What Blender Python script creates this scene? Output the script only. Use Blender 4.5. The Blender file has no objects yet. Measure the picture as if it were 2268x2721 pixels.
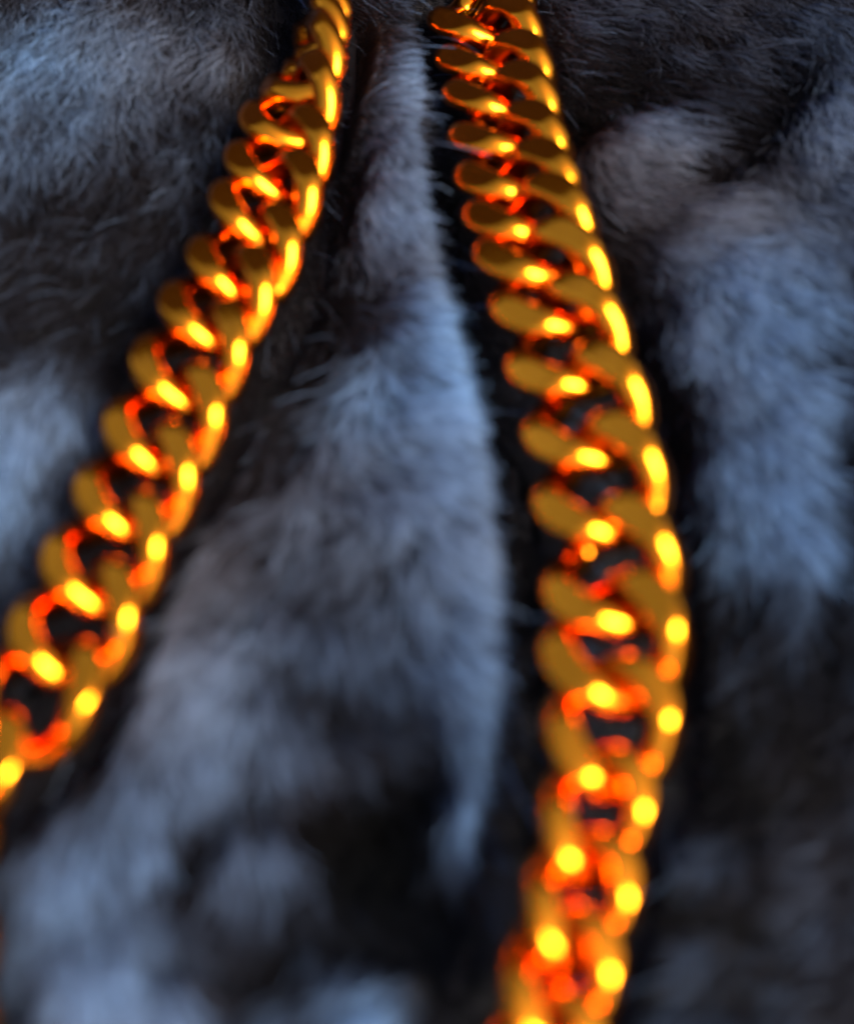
import bpy, bmesh, math, random
import numpy as np
from mathutils import Vector, Matrix

# ---------------------------------------------------------------- camera, sky, sun, exposure
U = 0.001                                   # lengths below are written in millimetres
sc = bpy.context.scene
COL = sc.collection
TILT, DIST = math.radians(30), 150.0
cam_d = bpy.data.cameras.new("camera")
cam = bpy.data.objects.new("camera", cam_d)
COL.objects.link(cam)
sc.camera = cam
cam.location = (0, -DIST * math.sin(TILT) * U, DIST * math.cos(TILT) * U)
cam.rotation_euler = (TILT, 0, 0)
cam_d.sensor_fit = 'VERTICAL'
cam_d.sensor_height = 24
cam_d.lens = 12 / math.tan(math.radians(17.5))
cam_d.clip_start, cam_d.clip_end = 0.005, 20
cam_d.dof.use_dof = True
cam_d.dof.focus_distance = 202 * U
cam_d.dof.aperture_fstop = cam_d.lens / 6.0        # a 6 mm wide pupil

SUN_EL, SUN_AZ = math.radians(50), math.radians(130)     # azimuth clockwise from +Y (image up)
world = bpy.data.worlds.new("World")
sc.world = world
world.use_nodes = True
wn = world.node_tree
sky = wn.nodes.new('ShaderNodeTexSky')
sky.sky_type = 'NISHITA'
sky.sun_disc = False
sky.sun_elevation = SUN_EL
sky.sun_rotation = SUN_AZ
sky.air_density, sky.dust_density, sky.ozone_density = 0.3, 0.5, 0.0
wn.links.new(sky.outputs[0], wn.nodes['Background'].inputs[0])
wn.nodes['Background'].inputs[1].default_value = 0.15
sd = bpy.data.lights.new("sun", 'SUN')
sd.energy = 1.5
sd.angle = math.radians(32)
sd.color = (1.0, 0.90, 0.74)
sun = bpy.data.objects.new("sun", sd)
COL.objects.link(sun)
sdir = Vector((math.sin(SUN_AZ) * math.cos(SUN_EL), math.cos(SUN_AZ) * math.cos(SUN_EL), math.sin(SUN_EL)))
sun.rotation_euler = sdir.to_track_quat('Z', 'Y').to_euler()
sun.location = sdir * 1.0
sc.view_settings.view_transform = 'Standard'
sc.view_settings.look = 'None'
sc.view_settings.exposure = 2.6
sc.view_settings.gamma = 1.0
sc.render.engine = 'CYCLES'
sc.cycles.use_denoising = True
sc.cycles.max_bounces = 10
sc.cycles.glossy_bounces = 2
sc.cycles.sample_clamp_indirect = 20
sc.cycles_curves.shape = 'RIBBONS'

# ---------------------------------------------------------------- tables (mm, on the plane the chains lie in)
RIGHT = [(6.5, 72.7), (7.3, 65.6), (8.1, 58.3), (8.5, 51.6), (9.2, 44.6), (10.0, 38.3), (11.0, 32.4), (12.3, 26.3), (13.6, 19.3), (15.2, 10.8), (16.0, 2.5), (16.6, -6.5), (16.5, -13.8), (15.7, -21.6), (13.9, -29.3), (12.2, -36.5), (10.4, -43.1), (8.7, -49.5)]
LEFT = [(-12.5, 71.5), (-12.1, 67.4), (-12.3, 63.5), (-13.3, 59.3), (-14.5, 52.7), (-15.6, 45.2), (-16.6, 38.3), (-18.4, 30.9), (-20.5, 24.5), (-22.6, 17.6), (-24.6, 10.1), (-26.6, 3.2), (-28.7, -4.2), (-30.8, -11.3), (-33.6, -18.3), (-39.7, -24.5), (-41.3, -30.0), (-40.2, -40.1), (-39.3, -46.6)]
FLOW = [(-44.1, 60.6, -0.02, -1.0), (-33.8, 59.9, -0.05, -1.0), (-37.2, 41.4, -0.26, -0.97), (-27.5, 48.3, -0.24, -0.97), (-37.4, 30.4, -0.4, -0.92), (-26.1, 31.6, -0.15, -0.99), (-38.4, 13.6, -0.13, -0.99), (-23.1, 62.2, -0.08, -1.0), (-2.9, 54.7, 0.94, -0.35), (-2.8, 44.8, 0.77, -0.64), (-6.3, 62.2, 0.96, -0.29), (-1.2, 31.6, 0.78, -0.62), (-8.4, 19.4, -0.5, -0.86), (0.2, 22.4, 0.98, -0.18), (-3.5, 10.8, 0.8, -0.6), (3.5, 8.0, 0.94, -0.34), (-14.9, 5.3, -0.35, -0.94), (-7.8, -2.6, -0.15, -0.99), (3.3, -5.1, 0.84, -0.54), (6.2, -17.2, 0.67, -0.74), (-17.1, -12.5, -0.29, -0.96), (-5.4, -14.8, 0.43, -0.9), (-23.8, -23.9, 0.26, -0.96), (-11.1, -30.4, 0.14, -0.99), (3.0, -30.4, 0.43, -0.9), (-26.5, -38.5, -0.1, -1.0), (-10.6, -42.4, -0.49, -0.87), (1.0, -44.3, -0.61, -0.79), (-29.8, -44.3, 0.21, -0.98), (20.1, 57.7, 0.51, -0.86), (22.2, 48.3, 0.66, -0.75), (31.0, 59.2, 0.49, -0.87), (41.4, 55.5, 0.24, -0.97), (24.0, 36.8, 0.53, -0.85), (29.8, 28.5, 0.42, -0.91), (37.5, 34.8, 0.19, -0.98), (33.8, 19.4, 0.29, -0.96), (39.9, 22.4, -0.04, -1.0), (20.9, 27.9, 0.68, -0.73), (28.9, 8.0, 0.4, -0.92), (32.7, 0.0, 0.18, -0.98), (25.0, 0.0, -0.81, -0.59), (29.6, -12.5, -0.54, -0.84), (25.3, -21.7, -0.64, -0.77), (31.1, -21.7, -0.61, -0.79), (21.1, -32.5, -0.69, -0.73), (28.9, -34.5, -0.7, -0.71), (34.5, -28.3, -0.62, -0.78), (24.2, -42.4, -0.78, -0.63), (31.0, -43.6, -0.71, -0.7), (18.2, -44.3, -0.56, -0.83), (36.5, -5.1, -0.36, -0.93)]
BLOBS = [(27.5, -32.9, 9.22, 12.35, 0, -0.4), (34.5, -21.7, 5.01, 8.94, 0, -0.5), (-29.6, 42.8, 11.32, 11.52, 0, -0.35), (36.6, 36.1, 9.59, 11.08, 0, 0.55), (23.9, 49.7, 6.3, 4.94, -25, 0.7), (-11.7, 4.8, 5.49, 6.97, 0, 0.45), (-7.7, -6.6, 8.81, 5.96, 0, 0.3), (-39.4, 62.2, 9.24, 8.32, 0, 0.7), (-43.9, 58.4, 3.23, 11.85, 10, 0.3), (-17.1, 62.2, 6.53, 5.29, 0, 0.5), (-21.4, 51.9, 6.87, 6.43, 0, 0.15), (-23.4, 42.8, 6.69, 10.17, 20, 0.15), (-34.3, 38.1, 8.63, 9.23, -35, -0.35), (-31.3, 44.8, 4.66, 6.17, 0, -0.3), (-38.0, 26.6, 12.26, 5.54, -15, -0.6), (-28.3, 27.9, 9.84, 7.44, 0, -0.5), (-26.2, 20.0, 5.28, 4.72, 0, -0.5), (-38.3, 17.0, 6.66, 8.12, 0, 0.8), (-38.4, 6.4, 4.14, 8.12, 0, 0.75), (-38.0, -4.1, 2.67, 6.57, 20, 0.4), (-31.8, 13.6, 2.35, 11.35, 35, -0.7), (-34.7, 2.1, 2.27, 10.53, 35, -0.9), (-37.5, -8.1, 2.63, 4.92, 35, -0.8), (-23.4, 57.7, 3.76, 3.69, 0, -0.3), (-20.8, 41.4, 2.56, 8.74, 15, -0.5), (-3.5, 62.2, 4.35, 4.54, 0, 0.4), (-3.5, 54.0, 5.32, 5.06, 0, 0.95), (-3.6, 45.5, 4.41, 7.57, 0, 0.9), (-2.8, 38.1, 3.81, 5.93, 0, 0.8), (-1.2, 32.9, 4.0, 4.47, 0, 0.8), (-0.2, 13.6, 6.59, 14.75, 0, 1.0), (-6.3, 11.9, 3.75, 6.73, 0, 0.6), (-10.0, 42.8, 2.57, 8.13, 15, -0.4), (-8.7, 30.4, 4.96, 6.92, 20, -0.35), (-11.4, 23.0, 4.85, 4.81, 20, -0.55), (-8.1, 46.9, 2.08, 3.47, 0, -0.6), (1.8, 46.9, 1.46, 13.88, 0, -0.9), (3.9, 27.9, 1.97, 12.4, -8, -1), (6.4, 13.6, 2.59, 9.64, -14, -1), (8.5, -2.6, 2.01, 11.23, -7, -1), (9.3, -19.5, 1.9, 11.35, 0, -1), (8.4, -32.5, 1.61, 9.09, 4, -1), (6.0, -42.4, 1.74, 6.89, 15, -0.8), (3.2, -46.2, 1.71, 3.35, 25, -0.7), (-2.2, 27.9, 4.43, 5.58, 0, 0.75), (-1.2, 18.2, 5.26, 7.01, 0, 0.85), (-0.7, 6.4, 5.52, 5.96, 0, 0.85), (-8.1, 6.9, 4.15, 3.26, 0, 0.4), (-14.8, 13.6, 2.83, 6.81, 30, -0.4), (-12.5, 2.6, 5.45, 3.17, 0, -0.2), (-17.3, 8.0, 2.31, 6.02, 35, -0.35), (-18.2, -0.5, 2.7, 4.14, 0, 0.4), (-15.7, -5.1, 5.31, 3.01, 10, 0.3), (-11.3, -4.1, 3.55, 2.53, 10, -0.35), (-6.9, -2.1, 3.58, 2.56, 0, -0.15), (-0.7, -4.6, 5.77, 4.03, 0, 0.7), (3.8, -3.6, 3.56, 8.11, -10, 0.7), (3.6, -14.8, 3.85, 7.98, -5, 0.75), (-3.3, -9.6, 4.8, 3.41, 0, 0.3), (-19.7, -12.0, 5.19, 6.22, 0, 0.75), (-9.7, -13.9, 3.44, 5.67, 10, -0.35), (-6.1, -18.5, 5.49, 1.83, -20, 0.3), (-6.6, -26.1, 6.17, 6.06, 0, -1.4), (-3.5, -22.6, 2.92, 5.33, -10, -0.7), (5.2, -22.6, 2.5, 6.66, 0, 0.8), (4.3, -29.5, 2.84, 5.91, 0, 0.5), (-17.5, -18.5, 5.92, 4.11, 0, 0.6), (-22.4, -15.3, 2.56, 2.81, 0, 0.1), (-14.7, -24.4, 4.97, 1.32, -12, -0.4), (-27.5, -20.8, 3.35, 5.4, 0, 0.45), (-21.1, -27.0, 2.46, 3.44, 0, -0.6), (-14.5, -28.3, 4.49, 2.98, 0, 0.6), (-27.6, -27.8, 5.31, 4.7, 0, 0.6), (-18.2, -33.7, 6.0, 2.46, 0, 0.1), (-12.1, -34.9, 6.37, 1.62, 15, -0.7), (1.0, -36.5, 5.93, 2.8, 0, -0.8), (3.3, -39.3, 3.52, 2.35, 0, -0.7), (-3.0, -32.9, 5.61, 2.88, 0, -0.7), (-28.5, -34.5, 4.78, 3.25, 0, 0.4), (-14.3, -39.3, 4.31, 3.14, 15, -0.8), (-6.9, -38.5, 3.53, 1.58, 15, 0.0), (-25.1, -41.3, 5.83, 5.02, 0, 1.1), (-29.6, -45.5, 3.44, 2.24, 0, 0.6), (-20.7, -37.7, 2.36, 2.38, 0, -0.4), (-12.1, -43.6, 3.47, 2.28, 0, 0.5), (-2.9, -42.0, 5.04, 2.69, 20, 0.7), (-1.7, -45.5, 3.82, 1.87, 20, 0.6), (-7.5, -44.3, 2.69, 2.64, 25, -0.3), (-32.9, -40.9, 1.95, 3.87, 0, -0.7), (-35.0, -24.4, 2.9, 3.07, 0, -0.3), (-29.0, -22.2, 1.25, 3.56, 0, -0.2), (18.1, 59.9, 3.78, 8.96, 20, -0.7), (22.6, 62.2, 4.89, 4.54, 20, -0.8), (21.3, 49.7, 6.3, 4.23, -25, 0.9), (26.4, 54.7, 3.73, 2.9, -30, 0.35), (31.3, 62.2, 6.53, 4.54, -20, -0.2), (28.6, 49.0, 7.86, 3.51, -25, -1), (36.6, 55.5, 6.4, 3.64, -30, -0.9), (40.5, 62.2, 3.81, 4.54, 0, -0.7), (18.3, 42.8, 3.6, 4.07, 0, 0.3), (19.0, 36.8, 4.55, 3.93, 30, -0.6), (21.2, 32.9, 4.0, 3.2, 30, -0.1), (43.9, 54.7, 3.2, 8.71, 0, 0.8), (37.5, 44.8, 3.62, 8.23, 0, 0.2), (41.7, 44.8, 2.59, 6.17, 0, 0.1), (34.8, 38.8, 6.1, 5.3, 0, 0.45), (28.7, 32.9, 7.0, 5.11, 40, 0.75), (27.6, 36.8, 3.54, 2.62, 40, 0.35), (31.3, 23.0, 6.3, 6.62, 40, 0.7), (37.7, 27.9, 6.4, 9.92, 0, 0.45), (33.8, 14.7, 3.31, 9.14, 10, 0.6), (29.0, 9.1, 4.18, 3.86, 0, 0.6), (31.2, 3.7, 4.56, 4.79, 0, 0.65), (34.8, -0.5, 2.7, 4.14, 0, 0.5), (27.3, 0.5, 2.71, 2.08, 0, 0.3), (20.7, 24.2, 2.92, 7.88, -25, -0.8), (23.4, 14.7, 2.84, 8.57, -10, -1), (24.0, 4.8, 2.29, 9.64, 0, -1), (25.0, -5.6, 2.65, 6.0, 0, -1), (30.4, -4.6, 3.99, 3.02, 0, -0.4), (26.8, -10.1, 4.35, 4.37, 0, -1.0), (31.7, -9.1, 3.93, 3.42, 0, -0.5), (41.0, 23.0, 1.94, 6.62, 15, -0.6), (38.5, 10.8, 2.33, 8.36, 0, -0.7), (38.3, 0.0, 1.8, 10.38, 0, -0.7), (29.7, -11.5, 2.17, 1.92, 0, 0.4), (24.2, -14.8, 2.57, 2.82, 0, -0.3), (32.6, -16.2, 5.11, 4.18, 0, -0.8), (26.3, -19.5, 6.32, 3.18, 0, -0.9), (32.6, -19.5, 1.68, 3.18, 20, 0.3), (21.7, -24.4, 3.31, 2.63, 0, 0.2), (24.7, -27.8, 3.68, 1.71, -30, 0.35), (28.3, -24.4, 4.55, 2.63, 0, -0.7), (31.8, -27.0, 2.87, 2.58, 0, 0.1), (22.3, -32.9, 4.01, 2.47, 0, -0.8), (28.9, -34.1, 5.19, 2.04, 20, -1.0), (34.2, -30.4, 2.43, 4.61, 0, 0.3), (18.9, -34.5, 1.59, 2.03, 0, 0.3), (22.7, -36.9, 3.95, 1.6, 15, 0.15), (17.7, -40.5, 2.34, 3.89, 0, -0.6), (23.6, -40.5, 3.9, 1.94, 0, -0.1), (24.8, -43.9, 4.23, 2.27, 0, 0.35), (16.2, -45.5, 2.68, 2.24, 0, -0.7), (34.0, -35.3, 1.19, 2.43, 0, 0.4), (31.1, -42.4, 1.93, 3.45, 0, 0.1), (32.7, -45.5, 1.91, 1.87, 0, -0.4)]


# ---------------------------------------------------------------- noise
def vnoise(x, y, seed):
    xi, yi = np.floor(x).astype(np.int64), np.floor(y).astype(np.int64)
    fx, fy = x - xi, y - yi
    fx, fy = fx * fx * (3 - 2 * fx), fy * fy * (3 - 2 * fy)
    def h(a, b):
        n = (a * 374761393 + b * 668265263 + seed * 1442695041) & 0x7fffffff
        n = ((n ^ (n >> 13)) * 1274126177) & 0x7fffffff
        return ((n ^ (n >> 16)) & 0xffff) / 65535.0
    return ((h(xi, yi) * (1 - fx) + h(xi + 1, yi) * fx) * (1 - fy) + (h(xi, yi + 1) * (1 - fx) + h(xi + 1, yi + 1) * fx) * fy) * 2 - 1
def fbm(x, y, seed, octs=3):
    s, a = 0, 1.0
    for k in range(octs):
        s = s + a * vnoise(x * 2 ** k, y * 2 ** k, seed + k)
        a *= .5
    return s

# ---------------------------------------------------------------- the fur: relief, nap and hair
RP, LP = np.array(RIGHT), np.array(LEFT)
def smooth01(v):
    v = np.clip(v, 0, 1)
    return v * v * (3 - 2 * v)
def chain_dist(x, y, bed=True):
    """distance to the nearest chain; bed=True lets the fur close up on the sides where it stands right against the links"""
    best = np.full(x.shape, 1e9)
    for k, P in enumerate((RP, LP)):
        for (ax, ay), (bx, by) in zip(P[:-1], P[1:]):
            dx, dy = bx - ax, by - ay
            t = np.clip(((x - ax) * dx + (y - ay) * dy) / (dx * dx + dy * dy), 0, 1)
            ex, ey = x - ax - t * dx, y - ay - t * dy
            d = np.hypot(ex, ey)
            if bed:
                right = smooth01(ex / 3.0)
                if k: d = d + right * (1.8 + 1.2 * smooth01((22 - y) / 16) + 1.6 * smooth01((y - 36) / 12)) + 3.0 * smooth01((-19 - y) / 8)
                else: d = d + 1.8 * right * smooth01((y - 28) / 12) - 1.3 * smooth01(-ex / 3.0) * smooth01((60 - y) / 15) - 2.0 * right * smooth01((24 - y) / 8) * smooth01((y + 30) / 8)
            best = np.minimum(best, d)
    return best
def blobs(x, y):
    x = x + 1.2 * fbm(x * .16, y * .16, 3)
    y = y + 1.2 * fbm(x * .16, y * .16, 9)
    num, den = np.zeros(x.shape), np.full(x.shape, .25)
    for cx, cy, rx, ry, rot, a in BLOBS:
        r = math.radians(-rot)
        u = ((x - cx) * math.cos(r) + (y - cy) * math.sin(r)) / rx
        v = (-(x - cx) * math.sin(r) + (y - cy) * math.cos(r)) / ry
        w = np.exp(-(u * u + v * v) * 1.1)
        num += w * a
        den += w
    return num / den
def relief(x, y):                              # height of the pelt
    b = blobs(x, y)
    d = chain_dist(x, y)
    z = -8.5 + 6.0 * np.clip(b, -1.3, 1.1) + .7 * fbm(x * .12, y * .12, 21)
    furrow = np.clip((10.3 - d) / 4.0, 0, 1)
    furrow = furrow * furrow * (3 - 2 * furrow)
    side = 62 * np.clip((np.abs(x) - 58) / 60, 0, 1) ** 1.5 + 34 * np.clip((-y - 66) / 60, 0, 1) ** 1.5   # unseen banks added left, right and in front to block horizon light
    side = side * np.clip((110 - y) / 40, 0, 1)
    rise = np.clip((y - 82) / 40, 0, 1)            # unseen fur wall added behind so the gold mirrors dark, not sky
    return z * (1 - furrow) + np.minimum(z - 3, -13.5) * furrow + 110 * rise ** 1.7 + side
def flow(x, y):
    fx, fy, w = np.zeros(x.shape), np.zeros(x.shape), np.zeros(x.shape)
    for cx, cy, dx, dy in FLOW:
        k = 1 / ((x - cx) ** 2 + (y - cy) ** 2 + 12) ** 1.6
        fx += k * dx; fy += k * dy
    a = np.arctan2(fy, fx) + .35 * fbm(x * .11, y * .11, 5)
    return np.cos(a), np.sin(a)

X0, X1, Y0, Y1 = -125.0, 125.0, -130.0, 125.0
def mat(name):
    m = bpy.data.materials.new(name)
    m.use_nodes = True
    return m, m.node_tree.nodes, m.node_tree.links
pm, n, l = mat('pelt_skin')
p = n['Principled BSDF']
p.inputs['Base Color'].default_value = (.012, .011, .013, 1)
p.inputs['Roughness'].default_value = .9
p.inputs['Specular IOR Level'].default_value = .1

nx, ny = 209, 213
gx, gy = np.meshgrid(np.linspace(X0, X1, nx), np.linspace(Y0, Y1, ny))
gz = relief(gx, gy)
verts = np.stack([gx, gy, gz], -1).reshape(-1, 3) * U
idx = np.arange(nx * ny).reshape(ny, nx)
faces = np.stack([idx[:-1, :-1], idx[:-1, 1:], idx[1:, 1:], idx[1:, :-1]], -1).reshape(-1, 4)
me = bpy.data.meshes.new('fur_pelt')
me.from_pydata(verts.tolist(), [], faces.tolist())
me.polygons.foreach_set('use_smooth', [True] * len(me.polygons))
me.materials.append(pm)
pelt = bpy.data.objects.new('fur_pelt', me)
COL.objects.link(pelt)
pelt['label'] = 'thick charcoal and blue-grey fur with dark hollows lying under both gold chains'
pelt['category'] = 'fur'

hm, n, l = mat('fur_hair')
for q in list(n):
    if q.type != 'OUTPUT_MATERIAL': n.remove(q)
out = [q for q in n if q.type == 'OUTPUT_MATERIAL'][0]
att = n.new('ShaderNodeAttribute'); att.attribute_name = 'tone'
info = n.new('ShaderNodeHairInfo')
ramp = n.new('ShaderNodeValToRGB')
e = ramp.color_ramp.elements
e[0].position, e[0].color = 0.0, (.003, .003, .003, 1)
e[1].position, e[1].color = 1.0, (.18, .32, .54, 1)
q = e.new(.35); q.color = (.011, .011, .015, 1)
q = e.new(.7); q.color = (.068, .108, .18, 1)
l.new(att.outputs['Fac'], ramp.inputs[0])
hb = n.new('ShaderNodeBsdfPrincipled')
wat = n.new('ShaderNodeAttribute'); wat.attribute_name = 'warm'
mix = n.new('ShaderNodeMix'); mix.data_type = 'RGBA'; mix.blend_type = 'MULTIPLY'
mix.inputs[7].default_value = (1.0, .62, .45, 1)
l.new(wat.outputs['Fac'], mix.inputs[0])
l.new(ramp.outputs[0], mix.inputs[6])
l.new(mix.outputs[2], hb.inputs['Base Color'])
hb.inputs['Roughness'].default_value = .48
hb.inputs['Specular IOR Level'].default_value = .22
l.new(hb.outputs[0], out.inputs['Surface'])

rng = np.random.default_rng(11)
NH, NP = 270000, 7
hx, hy = rng.uniform(-66, 66, NH), rng.uniform(-62, 88, NH)
far_ = rng.random(NH) < .13                       # thinner beyond the picture
hx = np.where(far_, rng.uniform(X0, X1, NH), hx)
hy = np.where(far_, rng.uniform(Y0, Y1, NH), hy)
d = chain_dist(hx, hy)
hz = relief(hx, hy)
# tufts: every hair leans to the nearest tuft centre
CS = 1.7
ci, cj = np.floor(hx / CS).astype(int), np.floor(hy / CS).astype(int)
def jit(a, b, s):
    return vnoise(a * 1.0 + .0, b * 1.0 + .0, s)
best = np.full(NH, 1e9); tx = np.zeros(NH); ty = np.zeros(NH); tid = np.zeros(NH)
for a in (-1, 0, 1):
    for b in (-1, 0, 1):
        qi, qj = (ci + a).astype(float), (cj + b).astype(float)
        px = (qi + .5 + .45 * vnoise(qi, qj, 31)) * CS
        py = (qj + .5 + .45 * vnoise(qi, qj, 32)) * CS
        dd = np.hypot(hx - px, hy - py)
        m = dd < best
        best = np.where(m, dd, best); tx = np.where(m, px, tx); ty = np.where(m, py, ty)
        tid = np.where(m, vnoise(qi, qj, 33), tid)
fx, fy = flow(tx, ty)
ang = np.arctan2(fy, fx) + .20 * tid + rng.normal(0, .16, NH)
stray = rng.random(NH) < .015
length = 6.0 + 1.6 * tid + rng.normal(0, 1.2, NH)
dtip = np.minimum(chain_dist(hx + .75 * length * np.cos(ang), hy + .75 * length * np.sin(ang)),
                  chain_dist(hx + .4 * length * np.cos(ang), hy + .4 * length * np.sin(ang)))
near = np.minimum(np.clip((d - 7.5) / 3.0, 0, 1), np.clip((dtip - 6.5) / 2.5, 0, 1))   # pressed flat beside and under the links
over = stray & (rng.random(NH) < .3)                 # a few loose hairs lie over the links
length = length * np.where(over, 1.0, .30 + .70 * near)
length = np.clip(np.where(stray, length * 1.5, length), 1.0, 14)
lift = np.clip(np.radians(30 + 10 * rng.normal(0, 1, NH)), .1, 1.2) * (.35 + .65 * near)
lift = np.where(stray, lift + .35, lift)
s = np.linspace(0, 1, NP)[None, :]
bend = lift[:, None] * (1.5 - 1.1 * s)
dxy = np.cos(bend); dz = np.sin(bend)
curl = ang[:, None] + rng.normal(0, .25, NH)[:, None] * s
step = length[:, None] / (NP - 1)
ix = np.cumsum(dxy * np.cos(curl) * step, 1) - (dxy * np.cos(curl) * step)[:, :1]
iy = np.cumsum(dxy * np.sin(curl) * step, 1) - (dxy * np.sin(curl) * step)[:, :1]
iz = np.cumsum(dz * step, 1) - (dz * step)[:, :1]
clump = (.26 * s ** 1.2) * (1 - stray)[:, None]
PX = hx[:, None] + ix + (tx - hx)[:, None] * clump
PY = hy[:, None] + iy + (ty - hy)[:, None] * clump
PZ = hz[:, None] + iz
# hair never cuts into the pelt, and stays under the links it passes
PZ = np.maximum(PZ, relief(PX, PY) + .15 * (s > 0))
dd = chain_dist(PX, PY, False)
under = np.clip((8.0 - dd) / 3.0, 0, 1)
PZ = np.where((under > 0) & ~over[:, None], np.minimum(PZ, PZ * (1 - under) + (-4.5) * under), PZ)
hb_ = blobs(hx, hy)
tone = .47 + .75 * hb_ + .09 * tid + .09 * fbm(hx * .25, hy * .25, 41) + rng.normal(0, .10, NH)  # mottled fur; shade of hollows and beside the chains painted in too
tone = np.clip(tone + np.where(stray, .25, 0), 0, 1)
reach = np.clip(length / 6.5, 0, 1)            # shade painted in: roots dark, hairs shortened beside the chains darker to the tip
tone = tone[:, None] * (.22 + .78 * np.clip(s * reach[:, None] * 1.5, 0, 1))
rad = (.038 + .010 * rng.random(NH))[:, None] * (1 - .75 * s ** 2)
hc = bpy.data.hair_curves.new('hair')
hc.add_curves([NP] * NH)
hc.attributes['position'].data.foreach_set('vector', (np.stack([PX, PY, PZ], -1).reshape(-1) * U).astype(np.float32))
ra = hc.attributes.get('radius') or hc.attributes.new('radius', 'FLOAT', 'POINT')
ra.data.foreach_set('value', (rad * U).reshape(-1).astype(np.float32))
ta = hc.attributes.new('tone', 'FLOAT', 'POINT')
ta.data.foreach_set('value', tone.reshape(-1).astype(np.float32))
warm = np.clip(.28 + .55 * fbm(hx * .045, hy * .045, 77) + .006 * (hy - 10) + .004 * np.abs(hx), 0, 1)
wa = hc.attributes.new('warm', 'FLOAT', 'CURVE')
wa.data.foreach_set('value', warm.astype(np.float32))
hc.materials.append(hm)
hair = bpy.data.objects.new('hair', hc)
COL.objects.link(hair)
hair.parent = pelt
hair['kind'] = 'stuff'

# ---------------------------------------------------------------- gold
gm, n, l = mat('gold')
p = n['Principled BSDF']
p.inputs['Base Color'].default_value = (1.0, .265, .008, 1)
p.inputs['Metallic'].default_value = 1.0
p.inputs['Coat Weight'].default_value = .05
p.inputs['Coat Roughness'].default_value = .06
p.inputs['Coat IOR'].default_value = 1.55
tc = n.new('ShaderNodeTexCoord')
nz = n.new('ShaderNodeTexNoise'); nz.inputs['Scale'].default_value = 700; nz.inputs['Detail'].default_value = 3
l.new(tc.outputs['Object'], nz.inputs['Vector'])
mr = n.new('ShaderNodeMapRange')
mr.inputs['To Min'].default_value = .11; mr.inputs['To Max'].default_value = .20
l.new(nz.outputs['Fac'], mr.inputs['Value'])
l.new(mr.outputs[0], p.inputs['Roughness'])
bp = n.new('ShaderNodeBump'); bp.inputs['Strength'].default_value = .06; bp.inputs['Distance'].default_value = .0002
l.new(nz.outputs['Fac'], bp.inputs['Height'])
l.new(bp.outputs[0], p.inputs['Normal'])

# ---------------------------------------------------------------- one curb link: an oval wire twisted along its length, its two faces filed flat
SLANT = 1
def link_mesh(name, WIRE, LC, WC, tw, flat, nseg=72, nring=24):
    TW = math.radians(tw)
    def centre(t):
        c, s_ = math.cos(t), math.sin(t)
        ex = 1.14
        x = WC / 2 * math.copysign(abs(c) ** ex, c)
        y = LC / 2 * math.copysign(abs(s_) ** ex, s_)
        return Vector((x, y, SLANT * math.tan(TW) * x * y / (LC / 2)))
    vs = []
    for i in range(nseg):
        t = 2 * math.pi * (i + .37) / nseg
        c = centre(t)
        tg = (centre(t + .02) - centre(t - .02)).normalized()
        a = math.atan(SLANT * math.tan(TW) * c.y / (LC / 2))
        up = Vector((-math.sin(a), 0, math.cos(a)))
        sd_ = tg.cross(up).normalized()
        up = sd_.cross(tg).normalized()
        for k in range(nring):
            w = 2 * math.pi * k / nring
            v = c + sd_ * (math.cos(w) * WIRE / 2) + up * (math.sin(w) * WIRE / 2)
            az = abs(v.z)
            kn = .5
            if az > flat - kn:
                e_ = az - (flat - kn)
                az = flat - kn + kn * math.tanh(e_ / kn)
            v.z = math.copysign(az, v.z)
            vs.append(v * U)
    fs = []
    for i in range(nseg):
        for k in range(nring):
            i2, k2 = (i + 1) % nseg, (k + 1) % nring
            fs.append((i * nring + k, i2 * nring + k, i2 * nring + k2, i * nring + k2))
    m = bpy.data.meshes.new(name)
    m.from_pydata([tuple(v) for v in vs], [], fs)
    bm = bmesh.new(); bm.from_mesh(m)
    bmesh.ops.recalc_face_normals(bm, faces=bm.faces)
    bm.to_mesh(m); bm.free()
    m.polygons.foreach_set('use_smooth', [True] * len(m.polygons))
    m.materials.append(gm)
    return m
LINK = link_mesh('link', 3.4, 10.7, 10.0, 44, 2.8)
LINK_MID = link_mesh('mid_link', 3.3, 10.7, 8.8, 44, 2.8)
LINK_SLIM = link_mesh('slim_link', 3.1, 10.6, 7.0, 46, 2.75)
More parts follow.
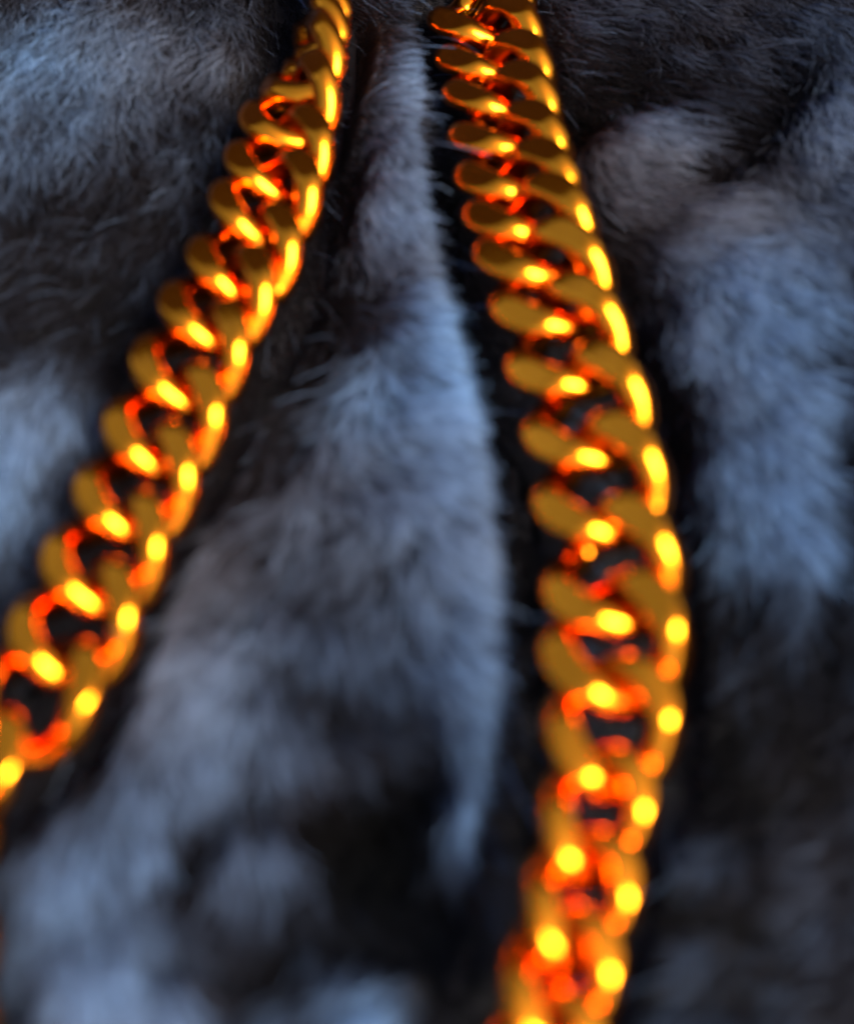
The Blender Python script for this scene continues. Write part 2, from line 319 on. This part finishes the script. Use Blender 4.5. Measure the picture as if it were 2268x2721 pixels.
LINK_NARROW = link_mesh('narrow_link', 3.1, 10.4, 9.0, 44, 2.75)

def chain(label, mesh, pts, zs, rolls, yaw=0, tilt=None):
    root = bpy.data.objects.new('gold_chain', None)
    COL.objects.link(root)
    root.location = (pts[-6][0] * U, pts[-6][1] * U, 0)
    root.empty_display_size = .005
    root['label'] = label
    root['category'] = 'chain'
    root['group'] = 'gold curb chains lying on the fur'
    P = [Vector((x, y, z)) for (x, y), z in zip(pts, zs)]
    r_ = random.Random(4)
    for i, c in enumerate(P):
        a, b = P[max(i - 1, 0)], P[min(i + 1, len(P) - 1)]
        T = (a - b).normalized()                      # towards the top of the picture
        roll = math.radians(rolls[i] + r_.uniform(-5, 5))
        X = T.cross(Vector((0, 0, 1))).normalized()
        N = X.cross(T).normalized()
        X2 = X * math.cos(roll) + N * math.sin(roll)   # positive roll lifts the right side: the face turns left
        N2 = X2.cross(T).normalized()
        R = Matrix((X2, T, N2)).transposed()
        R = R @ Matrix.Rotation(math.radians(yaw + r_.uniform(-4, 4)), 3, 'Z')
        if tilt: R = R @ Matrix.Rotation(math.radians(tilt[i] if isinstance(tilt, (list, tuple)) else tilt), 3, 'X')
        o = bpy.data.objects.new('link', mesh[i] if isinstance(mesh, list) else mesh)
        COL.objects.link(o)
        o.parent = root
        M = R.to_4x4()
        M.translation = c * U - root.location
        o.matrix_local = M
    return root
RZ = [-7, -6, -4.5, -3.2, -2, -1, 0, 0, 0, .5, 1, 1, 1, .5, 0, 0, 0, 0]
RR = [22, 22, 22, 22, 22, 22, 24, 26, 26, 26, 26, 24, 12, -4, -16, -22, -22, -22]
chain('broad gold curb chain on the right running down the whole fur', [LINK] * 13 + [LINK_MID] + [LINK_SLIM] * 4, RIGHT, RZ, RR, -5)
LZ = [-4, -3.5, -3, -2.5, -2, -2, -1, -1] + [0] * 11
LR = [80, 78, 72, 48, 26] + [8] * 8 + [8, 4, 0, 0, 0, 0]
chain('narrower looking gold curb chain on the left slanting off the left edge of the fur', LINK_NARROW, LEFT, LZ, LR, -5)
